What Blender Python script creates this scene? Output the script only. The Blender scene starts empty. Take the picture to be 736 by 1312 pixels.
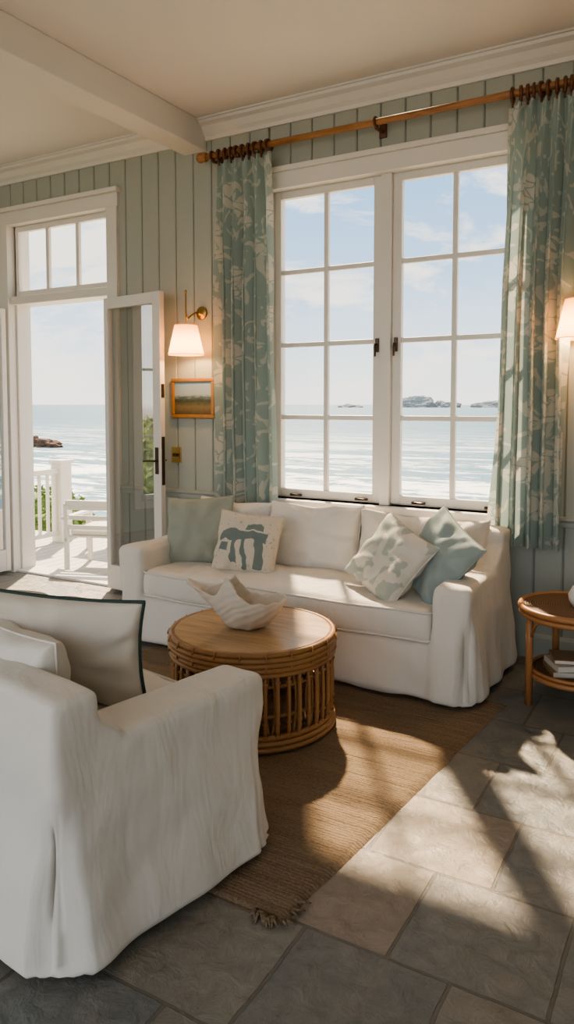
import bpy, bmesh, math, random
from math import *
from mathutils import Vector, Matrix, noise, Euler
random.seed(7)
scene=bpy.context.scene
COL=scene.collection

# ------------------------------------------------------------ materials
class NT:
    def __init__(s,name):
        s.m=bpy.data.materials.new(name); s.m.use_nodes=True
        s.t=s.m.node_tree; s.t.nodes.clear()
        s.out=s.n('ShaderNodeOutputMaterial')
    def n(s,typ,**kw):
        nd=s.t.nodes.new(typ)
        for k,v in kw.items():
            if k.startswith('i_'):
                nd.inputs[k[2:].replace('_',' ')].default_value=v
            else: setattr(nd,k,v)
        return nd
    def l(s,a,b): s.t.links.new(a,b)
    def coord(s,kind='Object',scale=(1,1,1),loc=(0,0,0),rot=(0,0,0)):
        tc=s.n('ShaderNodeTexCoord'); mp=s.n('ShaderNodeMapping')
        mp.inputs['Scale'].default_value=scale; mp.inputs['Location'].default_value=loc; mp.inputs['Rotation'].default_value=rot
        s.l(tc.outputs[kind],mp.inputs['Vector']); return mp.outputs['Vector']
    def noise(s,vec,scale=5,detail=3,rough=.5,dist=0):
        nd=s.n('ShaderNodeTexNoise'); nd.inputs['Scale'].default_value=scale; nd.inputs['Detail'].default_value=detail
        nd.inputs['Roughness'].default_value=rough; nd.inputs['Distortion'].default_value=dist
        s.l(vec,nd.inputs['Vector']); return nd.outputs['Fac']
    def ramp(s,fac,stops,interp='LINEAR'):
        r=s.n('ShaderNodeValToRGB'); r.color_ramp.interpolation=interp
        e=r.color_ramp.elements
        while len(e)<len(stops): e.new(.5)
        for i,(p,c) in enumerate(stops):
            e[i].position=p; e[i].color=(c[0],c[1],c[2],1) if not isinstance(c,(int,float)) else (c,c,c,1)
        s.l(fac,r.inputs['Fac']); return r.outputs['Color']
    def mix(s,fac,a,b,bt='MIX'):
        m=s.n('ShaderNodeMix'); m.data_type='RGBA'; m.blend_type=bt
        for sock,val in ((m.inputs[0],fac),(m.inputs[6],a),(m.inputs[7],b)):
            if hasattr(val,'is_output'): s.l(val,sock)
            elif isinstance(val,(int,float)): sock.default_value=val
            else: sock.default_value=(val[0],val[1],val[2],1)
        return m.outputs[2]
    def math(s,op,a,b=0.0,c=0.0):
        m=s.n('ShaderNodeMath'); m.operation=op
        for i,val in enumerate((a,b,c)):
            if hasattr(val,'is_output'): s.l(val,m.inputs[i])
            else: m.inputs[i].default_value=val
        return m.outputs[0]
    def bsdf(s,col,rough=.6,bump=None,bstr=.3,bdist=.01,metal=0,spec=.5,trans=None,sheen=0):
        b=s.n('ShaderNodeBsdfPrincipled')
        if hasattr(col,'is_output'): s.l(col,b.inputs['Base Color'])
        else: b.inputs['Base Color'].default_value=(col[0],col[1],col[2],1)
        if hasattr(rough,'is_output'): s.l(rough,b.inputs['Roughness'])
        else: b.inputs['Roughness'].default_value=rough
        b.inputs['Metallic'].default_value=metal
        b.inputs['Specular IOR Level'].default_value=spec
        if sheen: b.inputs['Sheen Weight'].default_value=sheen
        nrm=None
        if bump is not None:
            bp=s.n('ShaderNodeBump'); bp.inputs['Strength'].default_value=bstr; bp.inputs['Distance'].default_value=bdist
            s.l(bump,bp.inputs['Height']); s.l(bp.outputs['Normal'],b.inputs['Normal']); nrm=bp.outputs['Normal']
        res=b.outputs[0]
        if trans:
            tr=s.n('ShaderNodeBsdfTranslucent')
            if hasattr(col,'is_output'): s.l(col,tr.inputs['Color'])
            else: tr.inputs['Color'].default_value=(col[0],col[1],col[2],1)
            if nrm: s.l(nrm,tr.inputs['Normal'])
            mx=s.n('ShaderNodeMixShader'); mx.inputs[0].default_value=trans
            s.l(b.outputs[0],mx.inputs[1]); s.l(tr.outputs[0],mx.inputs[2]); res=mx.outputs[0]
        s.l(res,s.out.inputs['Surface'])
        return s.m

def simple(name,col,rough=.5,col2=None,nscale=4,bscale=None,bstr=.2,bdist=.005,metal=0,spec=.5,trans=None,sheen=0):
    t=NT(name); v=t.coord()
    c=col
    if col2: c=t.mix(t.noise(v,nscale,4),col,col2)
    bp=t.noise(v,bscale,4) if bscale else None
    return t.bsdf(c,rough,bp,bstr,bdist,metal,spec,trans,sheen)

m_wall=simple('sage_panel_paint',(.405,.43,.385),.45,(.375,.40,.36),1.5,60,.05,.002)
m_groove=simple('panel_groove_shade',(.28,.30,.26),.6)  # wall colour darkened so shade is painted into the board gaps
m_white=simple('white_trim_paint',(.76,.73,.68),.4,(.72,.69,.64),2,40,.04,.002)
m_ceil=simple('ceiling_paint',(.76,.73,.69),.7,(.73,.70,.66),.8)
m_brass=simple('aged_brass',(.55,.36,.14),.35,metal=1)
m_dark=simple('dark_foot_wood',(.02,.017,.014),.4)
m_iron=simple('dark_bronze_metal',(.10,.07,.05),.35,metal=.8)

def fabric(name,col,col2,wr=.5,weave=700,trans=None):
    t=NT(name); v=t.coord()
    c=t.mix(t.noise(v,3,3),col,col2)
    wv=t.noise(v,weave,2)
    big=t.noise(v,4,2,.4,.4)
    drape=t.noise(t.coord(scale=(5,5,1.6),rot=(.25,.2,.1)),1.6,3,.5,.7)
    h=t.math('ADD',t.math('MULTIPLY',wv,.05),t.math('ADD',t.math('MULTIPLY',big,.8*wr),t.math('MULTIPLY',drape,.9*wr)))
    return t.bsdf(c,.9,h,.5,.03,spec=.15,trans=trans,sheen=.1)
m_linen=fabric('white_linen_slipcover',(.78,.735,.67),(.74,.695,.63),.95)
m_cream=fabric('cream_cushion_fabric',(.72,.65,.56),(.67,.60,.51),.5)
m_sage=fabric('sage_pillow_fabric',(.38,.395,.335),(.34,.36,.30),.5)
m_aqua=fabric('aqua_pillow_fabric',(.33,.39,.37),(.30,.36,.345),.5)
m_pipe=simple('dark_green_piping',(.04,.07,.06),.8)

def pattern_mat(name,base,blob,scale,thr,dist,axes='Object',stretch=(1,1,1),soft=.01,blob2=None,trans=None,wr=.5):
    t=NT(name); v=t.coord(axes,scale=stretch)
    f=t.noise(v,scale,1.5,.4,dist)
    k=t.ramp(f,[(thr-soft,0),(thr+soft,1)])
    c=t.mix(k,base,blob)
    vo=t.coord()
    wv=t.noise(vo,600,2); big=t.noise(vo,7,4,.5,.5)
    h=t.math('ADD',t.math('MULTIPLY',wv,.06),t.math('MULTIPLY',big,.6*wr))
    return t.bsdf(c,.9,h,.4,.02,spec=.15,trans=trans)
def motif_mat():
    t=NT('cream_teal_motif_fabric'); tc=t.n('ShaderNodeTexCoord')
    ns=t.n('ShaderNodeTexNoise'); ns.inputs['Scale'].default_value=7; ns.inputs['Detail'].default_value=2
    t.l(tc.outputs['Object'],ns.inputs['Vector'])
    sp=t.n('ShaderNodeSeparateXYZ'); t.l(tc.outputs['Object'],sp.inputs[0])
    sn=t.n('ShaderNodeSeparateXYZ'); t.l(ns.outputs['Color'],sn.inputs[0])
    x=t.math('ADD',sp.outputs['X'],t.math('MULTIPLY',t.math('SUBTRACT',sn.outputs['X'],.5),.12))
    z=t.math('ADD',sp.outputs['Z'],t.math('MULTIPLY',t.math('SUBTRACT',sn.outputs['Y'],.5),.12))
    def inr(v,c,h): return t.math('LESS_THAN',t.math('ABSOLUTE',t.math('SUBTRACT',v,c)),h)
    band=t.math('MULTIPLY',inr(z,.04,.028),inr(x,.0,.17))
    legs=t.math('MULTIPLY',inr(z,-.05,.085),t.math('MAXIMUM',inr(x,-.05,.018),t.math('MAXIMUM',inr(x,.02,.016),inr(x,.12,.03))))
    arch=t.math('MULTIPLY',inr(z,.10,.02),inr(x,.07,.07))
    blob=t.math('MULTIPLY',inr(z,-.03,.03),inr(x,-.13,.03))
    k=t.math('MAXIMUM',t.math('MAXIMUM',band,blob),t.math('MAXIMUM',legs,arch))
    c=t.mix(k,(.66,.58,.48),(.20,.24,.225))
    spk=t.noise(t.coord(),60,2)
    c=t.mix(t.ramp(spk,[(.64,0),(.67,.6)]),c,(.30,.25,.20))
    h=t.math('ADD',t.math('MULTIPLY',t.noise(t.coord(),600,2),.06),t.math('MULTIPLY',t.noise(t.coord(),6,3),.3))
    return t.bsdf(c,.9,h,.4,.02,spec=.15)
m_pat1=motif_mat()
m_pat2=pattern_mat('faded_leaf_fabric',(.46,.485,.43),(.68,.64,.56),7,.45,1.5)

def curtain_mat():
    t=NT('aqua_floral_curtain'); v=t.coord('UV')
    ns=t.n('ShaderNodeTexNoise'); ns.inputs['Scale'].default_value=7; ns.inputs['Detail'].default_value=2
    t.l(v,ns.inputs['Vector'])
    add=t.n('ShaderNodeMixRGB'); add.blend_type='ADD'; add.inputs[0].default_value=.12
    t.l(v,add.inputs[1]); t.l(ns.outputs['Color'],add.inputs[2])
    vor=t.n('ShaderNodeTexVoronoi'); vor.inputs['Scale'].default_value=3.6; t.l(add.outputs[0],vor.inputs['Vector'])
    d=vor.outputs['Distance']
    inside=t.ramp(d,[(.38,1),(.41,0)])
    v2=t.n('ShaderNodeTexVoronoi',feature='DISTANCE_TO_EDGE'); v2.inputs['Scale'].default_value=14; t.l(add.outputs[0],v2.inputs['Vector'])
    petals=t.ramp(v2.outputs['Distance'],[(.03,0),(.06,1)])
    k1=t.math('MULTIPLY',inside,petals)
    leaf=t.ramp(t.noise(t.coord('UV',scale=(1,.5,1),rot=(0,0,.6)),12,1,.4,2.4),[(.58,0),(.60,1)])
    k=t.math('MAXIMUM',t.math('MULTIPLY',k1,.85),t.math('MULTIPLY',leaf,.65))
    c=t.mix(k,(.43,.52,.49),(.80,.76,.68))
    wv=t.noise(t.coord(),500,2)
    return t.bsdf(c,.9,wv,.1,.003,spec=.1,trans=.38)
m_curtain=curtain_mat()

def wood_mat(name,c1,c2,c3,scale=(1,1,10),rough=.35,gs=5):
    t=NT(name); v=t.coord(scale=scale)
    n=t.noise(v,gs,5,.6,.8)
    c=t.ramp(n,[(.3,c1),(.5,c2),(.7,c3)])
    return t.bsdf(c,rough,n,.1,.003)
m_rod=wood_mat('honey_wood',(.25,.11,.04),(.36,.17,.07),(.45,.23,.10),(1,8,8))
m_ring=simple('dark_wood_rings',(.10,.035,.015),.35,(.16,.06,.025),20)
m_rattan=simple('rattan_cane',(.46,.26,.115),.38,(.29,.14,.055),14,70,.1,.002)
m_tabletop=wood_mat('oak_table_top',(.38,.23,.12),(.50,.33,.18),(.60,.41,.25),(1.2,9,9),.3,3)
m_frame=simple('gilt_wood_frame',(.42,.22,.07),.4,(.30,.14,.04),30)

def weave_mat():
    t=NT('woven_cane'); v=t.coord()
    w1=t.n('ShaderNodeTexWave',wave_type='RINGS',rings_direction='Z'); w1.inputs['Scale'].default_value=28; w1.inputs['Distortion'].default_value=.6
    t.l(v,w1.inputs['Vector'])
    n=t.noise(v,120,2)
    f=t.math('ADD',t.math('MULTIPLY',w1.outputs['Fac'],.7),t.math('MULTIPLY',n,.4))
    c=t.ramp(f,[(.2,(.07,.035,.015)),(.9,(.28,.16,.08))])
    return t.bsdf(c,.6,f,.6,.006)
m_weave=weave_mat()

def floor_mat():
    t=NT('slate_floor_tiles')
    v=t.coord(loc=(.12,-.12,0))
    br=t.n('ShaderNodeTexBrick'); br.offset=.42; br.squash=1
    wob=t.n('ShaderNodeTexNoise'); wob.inputs['Scale'].default_value=5; t.l(v,wob.inputs['Vector'])
    add=t.n('ShaderNodeMixRGB'); add.blend_type='ADD'; add.inputs[0].default_value=.015
    t.l(v,add.inputs[1]); t.l(wob.outputs['Color'],add.inputs[2]); t.l(add.outputs[0],br.inputs['Vector'])
    br.inputs['Color1'].default_value=(0,0,0,1); br.inputs['Color2'].default_value=(1,1,1,1)
    br.inputs['Scale'].default_value=1; br.inputs['Mortar Size'].default_value=.006; br.inputs['Mortar Smooth'].default_value=.2
    br.inputs['Brick Width'].default_value=.42; br.inputs['Row Height'].default_value=.42; br.inputs['Bias'].default_value=0
    tile=t.ramp(br.outputs['Color'],[(0,(.225,.225,.21)),(.2,(.30,.275,.235)),(.4,(.205,.215,.21)),(.6,(.37,.305,.24)),(.8,(.26,.255,.235)),(1,(.32,.28,.23))],'CONSTANT')
    big=t.noise(v,3.0,6,.65,.8); fine=t.noise(v,14,8,.65,.5)
    tile=t.mix(t.ramp(big,[(.4,0),(.7,.6)]),tile,(.36,.315,.26))
    tile=t.mix(.6,tile,t.ramp(fine,[(.3,.45),(.7,1.0)]),'MULTIPLY')
    c=t.mix(br.outputs['Fac'],tile,(.17,.15,.125))
    cleft=t.noise(v,3.2,10,.6,1.2)
    stp=t.n('ShaderNodeMath',operation='SNAP'); stp.inputs[1].default_value=.05
    t.l(cleft,stp.inputs[0])
    h=t.math('ADD',t.math('MULTIPLY',stp.outputs[0],1.0),t.math('ADD',t.math('MULTIPLY',fine,.6),t.math('MULTIPLY',br.outputs['Fac'],-.7)))
    r=t.ramp(fine,[(.3,.28),(.7,.52)])
    return t.bsdf(c,r,h,.8,.025,spec=.5)
m_floor=floor_mat()

def rug_mat():
    t=NT('jute_rug'); v=t.coord()
    w=t.n('ShaderNodeTexWave',wave_type='BANDS',bands_direction='Y'); w.inputs['Scale'].default_value=22; w.inputs['Distortion'].default_value=4; w.inputs['Detail'].default_value=4; w.inputs['Detail Scale'].default_value=4
    t.l(v,w.inputs['Vector'])
    st=t.noise(t.coord(scale=(1.6,18,1)),1.0,6,.8,.6)
    fib=t.noise(t.coord(scale=(1,1,1)),90,5,.75)
    patch=t.noise(v,2.5,4)
    c=t.ramp(st,[(.28,(.13,.085,.055)),(.5,(.24,.168,.112)),(.70,(.33,.245,.165))])
    c=t.mix(t.ramp(fib,[(.35,0),(.7,.8)]),c,(.40,.31,.215))
    c=t.mix(t.math('MULTIPLY',patch,.3),c,(.16,.11,.072))
    h=t.math('ADD',t.math('MULTIPLY',w.outputs['Fac'],.55),t.math('MULTIPLY',fib,2.2))
    return t.bsdf(c,.95,h,.6,.008,spec=.1)
m_rug=rug_mat()

def glass_mat(name,base):
    t=NT(name)
    tr=t.n('ShaderNodeBsdfTransparent'); tr.inputs[0].default_value=(.97,.985,.98,1)
    gl=t.n('ShaderNodeBsdfGlossy'); gl.inputs['Roughness'].default_value=.015
    lw=t.n('ShaderNodeLayerWeight'); lw.inputs[0].default_value=.5
    f=t.math('ADD',t.math('MULTIPLY',t.math('POWER',lw.outputs['Facing'],5),.6),base)
    mx=t.n('ShaderNodeMixShader'); t.l(f,mx.inputs[0]); t.l(tr.outputs[0],mx.inputs[1]); t.l(gl.outputs[0],mx.inputs[2])
    t.l(mx.outputs[0],t.out.inputs['Surface']); return t.m
m_glass=glass_mat('window_glass',.05)
m_dglass=glass_mat('reflective_door_glass',.38)  # reflectance raised well above plain glass so the leaves show reflections

def shade_mat():
    t=NT('pleated_lampshade')
    d=t.n('ShaderNodeBsdfDiffuse'); d.inputs[0].default_value=(.85,.68,.48,1)
    tr=t.n('ShaderNodeBsdfTranslucent'); tr.inputs[0].default_value=(.9,.60,.34,1)
    mx=t.n('ShaderNodeMixShader'); mx.inputs[0].default_value=.6
    t.l(d.outputs[0],mx.inputs[1]); t.l(tr.outputs[0],mx.inputs[2]); t.l(mx.outputs[0],t.out.inputs['Surface']); return t.m
m_shade=shade_mat()
def emit_mat(name,c,s):
    t=NT(name); e=t.n('ShaderNodeEmission'); e.inputs[0].default_value=(*c,1); e.inputs[1].default_value=s
    t.l(e.outputs[0],t.out.inputs['Surface']); return t.m
m_bulb=emit_mat('warm_bulb',(1,.62,.3),25)

def painting_mat():
    t=NT('landscape_painting'); tc=t.n('ShaderNodeTexCoord'); sp=t.n('ShaderNodeSeparateXYZ'); t.l(tc.outputs['Generated'],sp.inputs[0])
    n=t.noise(t.coord('Generated',scale=(3,1,8)),2.2,5,.6,.3)
    z=t.math('ADD',sp.outputs['Z'],t.math('MULTIPLY',t.math('SUBTRACT',n,.5),.28))
    c=t.ramp(z,[(0,(.10,.07,.03)),(.25,(.20,.15,.07)),(.42,(.05,.07,.04)),(.52,(.10,.14,.14)),(.60,(.34,.42,.45)),(1,(.26,.38,.47))])
    return t.bsdf(c,.4)
m_paint=painting_mat()

def sea_mat():
    t=NT('sea_water'); tc=t.n('ShaderNodeTexCoord'); sp=t.n('ShaderNodeSeparateXYZ'); t.l(tc.outputs['Object'],sp.inputs[0])
    y=sp.outputs['Y']
    far=t.ramp(t.math('DIVIDE',y,900),[(0,(.12,.24,.29)),(.08,(.065,.165,.245)),(.3,(.033,.11,.20)),(1,(.037,.115,.205))])
    near=t.ramp(t.math('DIVIDE',y,300),[(0,1),(.20,1),(.33,.45),(.6,0)])
    f=t.noise(t.coord(scale=(.020,.12,1),rot=(0,0,.10)),1.0,8,.68,1.2)
    f2=t.noise(t.coord(scale=(.25,.7,1)),1.0,6,.72,.6)
    foam=t.math('MULTIPLY',t.ramp(t.math('ADD',t.math('MULTIPLY',f,.60),t.math('MULTIPLY',f2,.40)),[(.495,0),(.53,1)]),near)
    stre=t.noise(t.coord(scale=(.006,.05,1)),1.0,5,.6,.2)
    rip=t.noise(t.coord(scale=(.05,.35,1)),1.0,6,.7,.5)
    c=t.mix(t.math('MULTIPLY',stre,.4),far,(.13,.26,.33))
    c=t.mix(t.math('MULTIPLY',t.ramp(rip,[(.45,0),(.62,1)]),.4),c,(.22,.37,.43))
    c=t.mix(foam,c,(.85,.86,.85))
    bp=t.noise(t.coord(scale=(.25,.9,1)),1.0,4)
    return t.bsdf(c,.6,bp,.5,.5,spec=.12)
m_sea=sea_mat()
m_sand=simple('beach_sand',(.60,.52,.42),.9,(.50,.44,.35),.5)
m_rock=simple('brown_rock',(.17,.095,.06),.9,(.08,.05,.035),1.2,2,.6,.2)
m_head=simple('headland_scrub',(.16,.19,.20),1,(.21,.24,.25),.02)
m_leaf=simple('bush_leaf',(.10,.19,.05),.6,(.22,.28,.07),3)
m_deck=simple('painted_deck',(.58,.55,.51),.6,(.48,.45,.42),2)
m_shell=simple('chalky_shell',(.76,.68,.58),.6,(.62,.53,.43),14,45,.3,.003)
m_book1=simple('book_cover_tan',(.35,.22,.12),.6); m_book2=simple('book_cover_cream',(.62,.56,.46),.6); m_page=simple('paper_pages',(.72,.68,.6),.8)

# ------------------------------------------------------------ geometry helpers
def empty(name,loc=(0,0,0),rz=0):
    e=bpy.data.objects.new(name,None); COL.objects.link(e); e.location=loc; e.rotation_euler=(0,0,rz); e.empty_display_size=.1; return e
def finish(name,bm,mat,parent=None,smooth=False,loc=None,rot=None):
    me=bpy.data.meshes.new(name); bm.normal_update(); bm.to_mesh(me); bm.free()
    for p in me.polygons: p.use_smooth=smooth
    mats=mat if isinstance(mat,(list,tuple)) else [mat]
    for m in mats: me.materials.append(m)
    o=bpy.data.objects.new(name,me); COL.objects.link(o)
    if parent: o.parent=parent
    if loc is not None: o.location=loc
    if rot is not None: o.rotation_euler=rot
    return o
def bbox(bm,x0,x1,y0,y1,z0,z1,mi=0,bev=0,mtx=None):
    r=bmesh.ops.create_cube(bm,size=1)
    vs=r['verts']
    for v in vs:
        v.co=Vector(((x0+x1)/2+v.co.x*(x1-x0),(y0+y1)/2+v.co.y*(y1-y0),(z0+z1)/2+v.co.z*(z1-z0)))
    fs=set(f for v in vs for f in v.link_faces)
    for f in fs: f.material_index=mi
    if bev>0:
        es=list(set(e for v in vs for e in v.link_edges))
        r2=bmesh.ops.bevel(bm,geom=es,offset=bev,segments=2,affect='EDGES',profile=.5)
        vs=list(set(v for f in r2['faces'] for v in f.verts)|set(v for v in vs if v.is_valid))
    if mtx:
        for v in vs: v.co=mtx@v.co
    return vs
def boxes(name,lst,mat,parent=None,bev=0,**k):
    bm=bmesh.new()
    for b in lst: bbox(bm,*b[:6],mi=b[6] if len(b)>6 else 0,bev=bev)
    return finish(name,bm,mat,parent,**k)
def pane(name,x0,x1,y,z0,z1,parent,mat=None):
    bm=bmesh.new(); bm.faces.new([bm.verts.new(p) for p in ((x0,y,z0),(x1,y,z0),(x1,y,z1),(x0,y,z1))])
    return finish(name,bm,mat or m_glass,parent)
def tube_into(bm,pts,r,seg=8,closed=False,mi=0):
    pts=[Vector(p) for p in pts]; n=len(pts); rings=[]
    prev=None
    for i,p in enumerate(pts):
        if closed: t=(pts[(i+1)%n]-pts[i-1]).normalized()
        else: t=(pts[min(i+1,n-1)]-pts[max(i-1,0)]).normalized()
        if prev is None:
            a=t.orthogonal().normalized()
        else:
            a=(prev-t*prev.dot(t)); a=a.normalized() if a.length>1e-6 else t.orthogonal().normalized()
        prev=a; b=t.cross(a)
        rr=r[i] if isinstance(r,(list,tuple)) else r
        rings.append([bm.verts.new(p+a*cos(2*pi*k/seg)*rr+b*sin(2*pi*k/seg)*rr) for k in range(seg)])
    m=n if closed else n-1
    for i in range(m):
        A=rings[i];B=rings[(i+1)%n]
        for k in range(seg):
            f=bm.faces.new((A[k],A[(k+1)%seg],B[(k+1)%seg],B[k])); f.material_index=mi; f.smooth=True
    if not closed:
        f=bm.faces.new(rings[0][::-1]); f.material_index=mi
        f=bm.faces.new(rings[-1]); f.material_index=mi
def circ(r,z,n=64,cx=0,cy=0):
    return [(cx+r*cos(2*pi*i/n),cy+r*sin(2*pi*i/n),z) for i in range(n)]
def lathe_into(bm,prof,seg=48,mi=0,cx=0,cy=0,smooth=True):
    rings=[]
    for (r,z) in prof:
        if r<1e-5: rings.append([bm.verts.new((cx,cy,z))])
        else: rings.append([bm.verts.new((cx+r*cos(2*pi*k/seg),cy+r*sin(2*pi*k/seg),z)) for k in range(seg)])
    for A,B in zip(rings,rings[1:]):
        for k in range(seg):
            a0=A[k%len(A)];a1=A[(k+1)%len(A)];b0=B[k%len(B)];b1=B[(k+1)%len(B)]
            vs=[]
            for v in (a0,a1,b1,b0):
                if v not in vs: vs.append(v)
            if len(vs)>=3:
                f=bm.faces.new(vs); f.material_index=mi; f.smooth=smooth
def prism(name,prof,x0,x1,mat,parent=None):
    bm=bmesh.new()
    A=[bm.verts.new((x0,y,z)) for y,z in prof];B=[bm.verts.new((x1,y,z)) for y,z in prof]
    n=len(prof)
    for i in range(n): bm.faces.new((A[i],A[(i+1)%n],B[(i+1)%n],B[i]))
    bm.faces.new(A[::-1]);bm.faces.new(B)
    bmesh.ops.recalc_face_normals(bm,faces=bm.faces[:])
    return finish(name,bm,mat,parent)
def ax(h,r,step,k=4):
    r=min(r,h*.999)
    inner=h-r; n=max(1,int(round(2*inner/step)))
    c=[-inner+2*inner*i/n for i in range(n+1)]
    edge=[inner+r*(i/k) for i in range(1,k+1)]
    return [-e for e in reversed(edge)]+c+edge
def rbox(name,size,r,mat,parent=None,center=(0,0,0),step=.03,k=4,fn=None,rot=None,loc=None):
    hx,hy,hz=[s/2 for s in size]; r=min(r,hx,hy,hz)
    X=ax(hx,r,step,k);Y=ax(hy,r,step,k);Z=ax(hz,r,step,k)
    bm=bmesh.new(); cache={}
    def V(a,b,c):
        key=(round(a,5),round(b,5),round(c,5))
        if key in cache: return cache[key]
        p=Vector((a,b,c)); q=Vector((max(-hx+r,min(hx-r,a)),max(-hy+r,min(hy-r,b)),max(-hz+r,min(hz-r,c))))
        d=p-q
        if d.length>1e-9: p=q+d.normalized()*r
        if fn: p=fn(p)
        v=bm.verts.new(p+Vector(center)); cache[key]=v; return v
    def face(*a):
        vs=[]
        for v in a:
            if v not in vs: vs.append(v)
        if len(vs)>2:
            try: bm.faces.new(vs)
            except ValueError: pass
    for s in (-1,1):
        for A,B,fx in ((X,Y,'z'),(Y,Z,'x'),(X,Z,'y')):
            for i in range(len(A)-1):
                for j in range(len(B)-1):
                    q=[(A[i],B[j]),(A[i+1],B[j]),(A[i+1],B[j+1]),(A[i],B[j+1])]
                    if fx=='z': vs=[V(a,b,s*hz) for a,b in q]
                    elif fx=='x': vs=[V(s*hx,a,b) for a,b in q]
                    else: vs=[V(a,s*hy,b) for a,b in q]
                    face(*vs)
    bmesh.ops.recalc_face_normals(bm,faces=bm.faces[:])
    return finish(name,bm,mat,parent,True,loc,rot)
def wn(p,s,seed=0):
    return noise.noise(Vector((p[0]*s+seed,p[1]*s+seed*1.7,p[2]*s-seed)))
def pillow(name,w,h,t,mat,loc,yaw=0,tilt=0,roll=0,parent=None,pipe=None,seed=0,n=34,wr=.012,chop=0,fullness=.42):
    """square cushion standing in XZ, thickness along Y"""
    bm=bmesh.new(); pip=[]
    def P(u,v,s):
        x=w/2*u*(1-.075*(1-v*v)); z=h/2*v*(1-.075*(1-u*u))
        f=max(0,(1-abs(u)**2.6))**fullness*max(0,(1-abs(v)**2.6))**fullness
        y=s*t/2*f
        e=min(1,f*2)
        ang=atan2(v,u); rad=max(abs(u),abs(v))
        y+=s*e*wr*(noise.noise(Vector((u*2.2+seed,v*2.2,s*3+seed)))*1.0)
        y+=s*wr*.55*rad*rad*e*sin(ang*9+seed+3*noise.noise(Vector((u*2,v*2,seed))))
        if chop: z-=chop*max(0,1-abs(u)*2.2)*max(0,v)
        return Vector((x,y,z))
    g={}
    for s in (-1,1):
        for i in range(n+1):
            for j in range(n+1):
                u=-cos(pi*i/n); v=-cos(pi*j/n)
                u=.5*u+.5*(-1+2*i/n); v=.5*v+.5*(-1+2*j/n)
                edge=i in(0,n) or j in (0,n)
                if edge and s==1: g[(s,i,j)]=g[(-1,i,j)]; continue
                g[(s,i,j)]=bm.verts.new(P(u,v,s))
        for i in range(n):
            for j in range(n):
                q=[g[(s,i,j)],g[(s,i+1,j)],g[(s,i+1,j+1)],g[(s,i,j+1)]]
                if s==1: q.reverse()
                f=bm.faces.new(q); f.smooth=True
    loop=[g[(-1,i,0)].co.copy() for i in range(n)]+[g[(-1,n,j)].co.copy() for j in range(n)]+[g[(-1,i,n)].co.copy() for i in range(n,0,-1)]+[g[(-1,0,j)].co.copy() for j in range(n,0,-1)]
    tube_into(bm,loop,.007 if pipe else .004,6,True,1)
    o=finish(name,bm,[mat,pipe or mat],parent,True)
    M=Matrix.Translation(Vector(loc))@Matrix.Rotation(yaw,4,'Z')@Matrix.Rotation(tilt,4,'X')@Matrix.Rotation(roll,4,'Y')
    o.matrix_local=M
    return o

# ------------------------------------------------------------ room shell
D=4.45; XL,XR=-6.5,3.2; YB=-3.0; H=3.53
WX0,WX1,WZ0,WZ1=-2.71,-1.00,.84,2.98
DX0,DX1,DZ1=-5.38,-4.20,3.06
boxes('floor',[(XL-.15,XR+.15,YB,D+.22,-.12,0)],m_floor)
boxes('ceiling',[(XL-.15,XR+.15,YB,D+.22,H,H+.15)],m_ceil)
yb0,yb1=D+.008,D+.20
boxes('wall_back',[(XL,DX0,yb0,yb1,0,H),(DX0,DX1,yb0,yb1,DZ1,H),(DX1,WX0,yb0,yb1,0,H),(WX0,WX1,yb0,yb1,0,WZ0),(WX0,WX1,yb0,yb1,WZ1,H),(WX1,XR,yb0,yb1,0,H)],m_groove)
bm=bmesh.new(); x=XL; gap=.006; bw=.165
def board(x0,x1,z0,z1,gl,gr):
    a=x0+(gap/2 if gl else 0); b=x1-(gap/2 if gr else 0); y1=yb0+.001; y0=D-.004
    ch=.006
    c0=a+(ch if gl else 0); c1=b-(ch if gr else 0)
    pts=[(a,y1),(a,y0+ch if gl else y0),(c0,y0),(c1,y0),(b,y0+ch if gr else y0),(b,y1)]
    A=[bm.verts.new((p[0],p[1],z0)) for p in pts];B=[bm.verts.new((p[0],p[1],z1)) for p in pts]
    for i in range(5):
        if (A[i].co-A[i+1].co).length>1e-6: bm.faces.new((A[i],A[i+1],B[i+1],B[i]))
cuts=[DX0,DX1,WX0,WX1]
while x<XR-1e-6:
    nx=min(x+bw,XR); xs=[x]+[c for c in cuts if x<c<nx]+[nx]
    for i in range(len(xs)-1):
        a,b=xs[i],xs[i+1]; mid=(a+b)/2
        segs=[(0,H)]
        if DX0<mid<DX1: segs=[(DZ1,H)]
        if WX0<mid<WX1: segs=[(0,WZ0),(WZ1,H)]
        for z0,z1 in segs: board(a,b,z0,z1,i==0,i==len(xs)-2)
    x=nx
finish('wall_back_panelling',bm,m_wall)
LY0,LY1,LZ0,LZ1=.7,2.7,.35,2.75  # opening cut for the added, unseen window
boxes('wall_left',[(XL-.15,XL,YB,LY0,0,H),(XL-.15,XL,LY1,D+.2,0,H),(XL-.15,XL,LY0,LY1,0,LZ0),(XL-.15,XL,LY0,LY1,LZ1,H)],m_wall)
boxes('wall_right',[(XR,XR+.15,YB,D+.2,0,H)],m_wall)
prism('trim_crown',[(D,H-.13),(D-.02,H-.13),(D-.025,H-.105),(D-.045,H-.085),(D-.07,H-.045),(D-.10,H-.03),(D-.105,H-.012),(D-.12,H-.012),(D-.12,H),(D,H)],XL,XR,m_white)
boxes('trim_ceiling_beam',[(-3.44,-3.24,YB,D-.005,H-.20,H)],m_ceil,bev=.006)
boxes('trim_ceiling_beam.001',[(-.57,-.37,YB,D-.005,H-.20,H)],m_ceil,bev=.006)
CR=[(XL,DX0-.11),(DX1+.11,WX0-.11),(WX1+.11,XR)]
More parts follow.
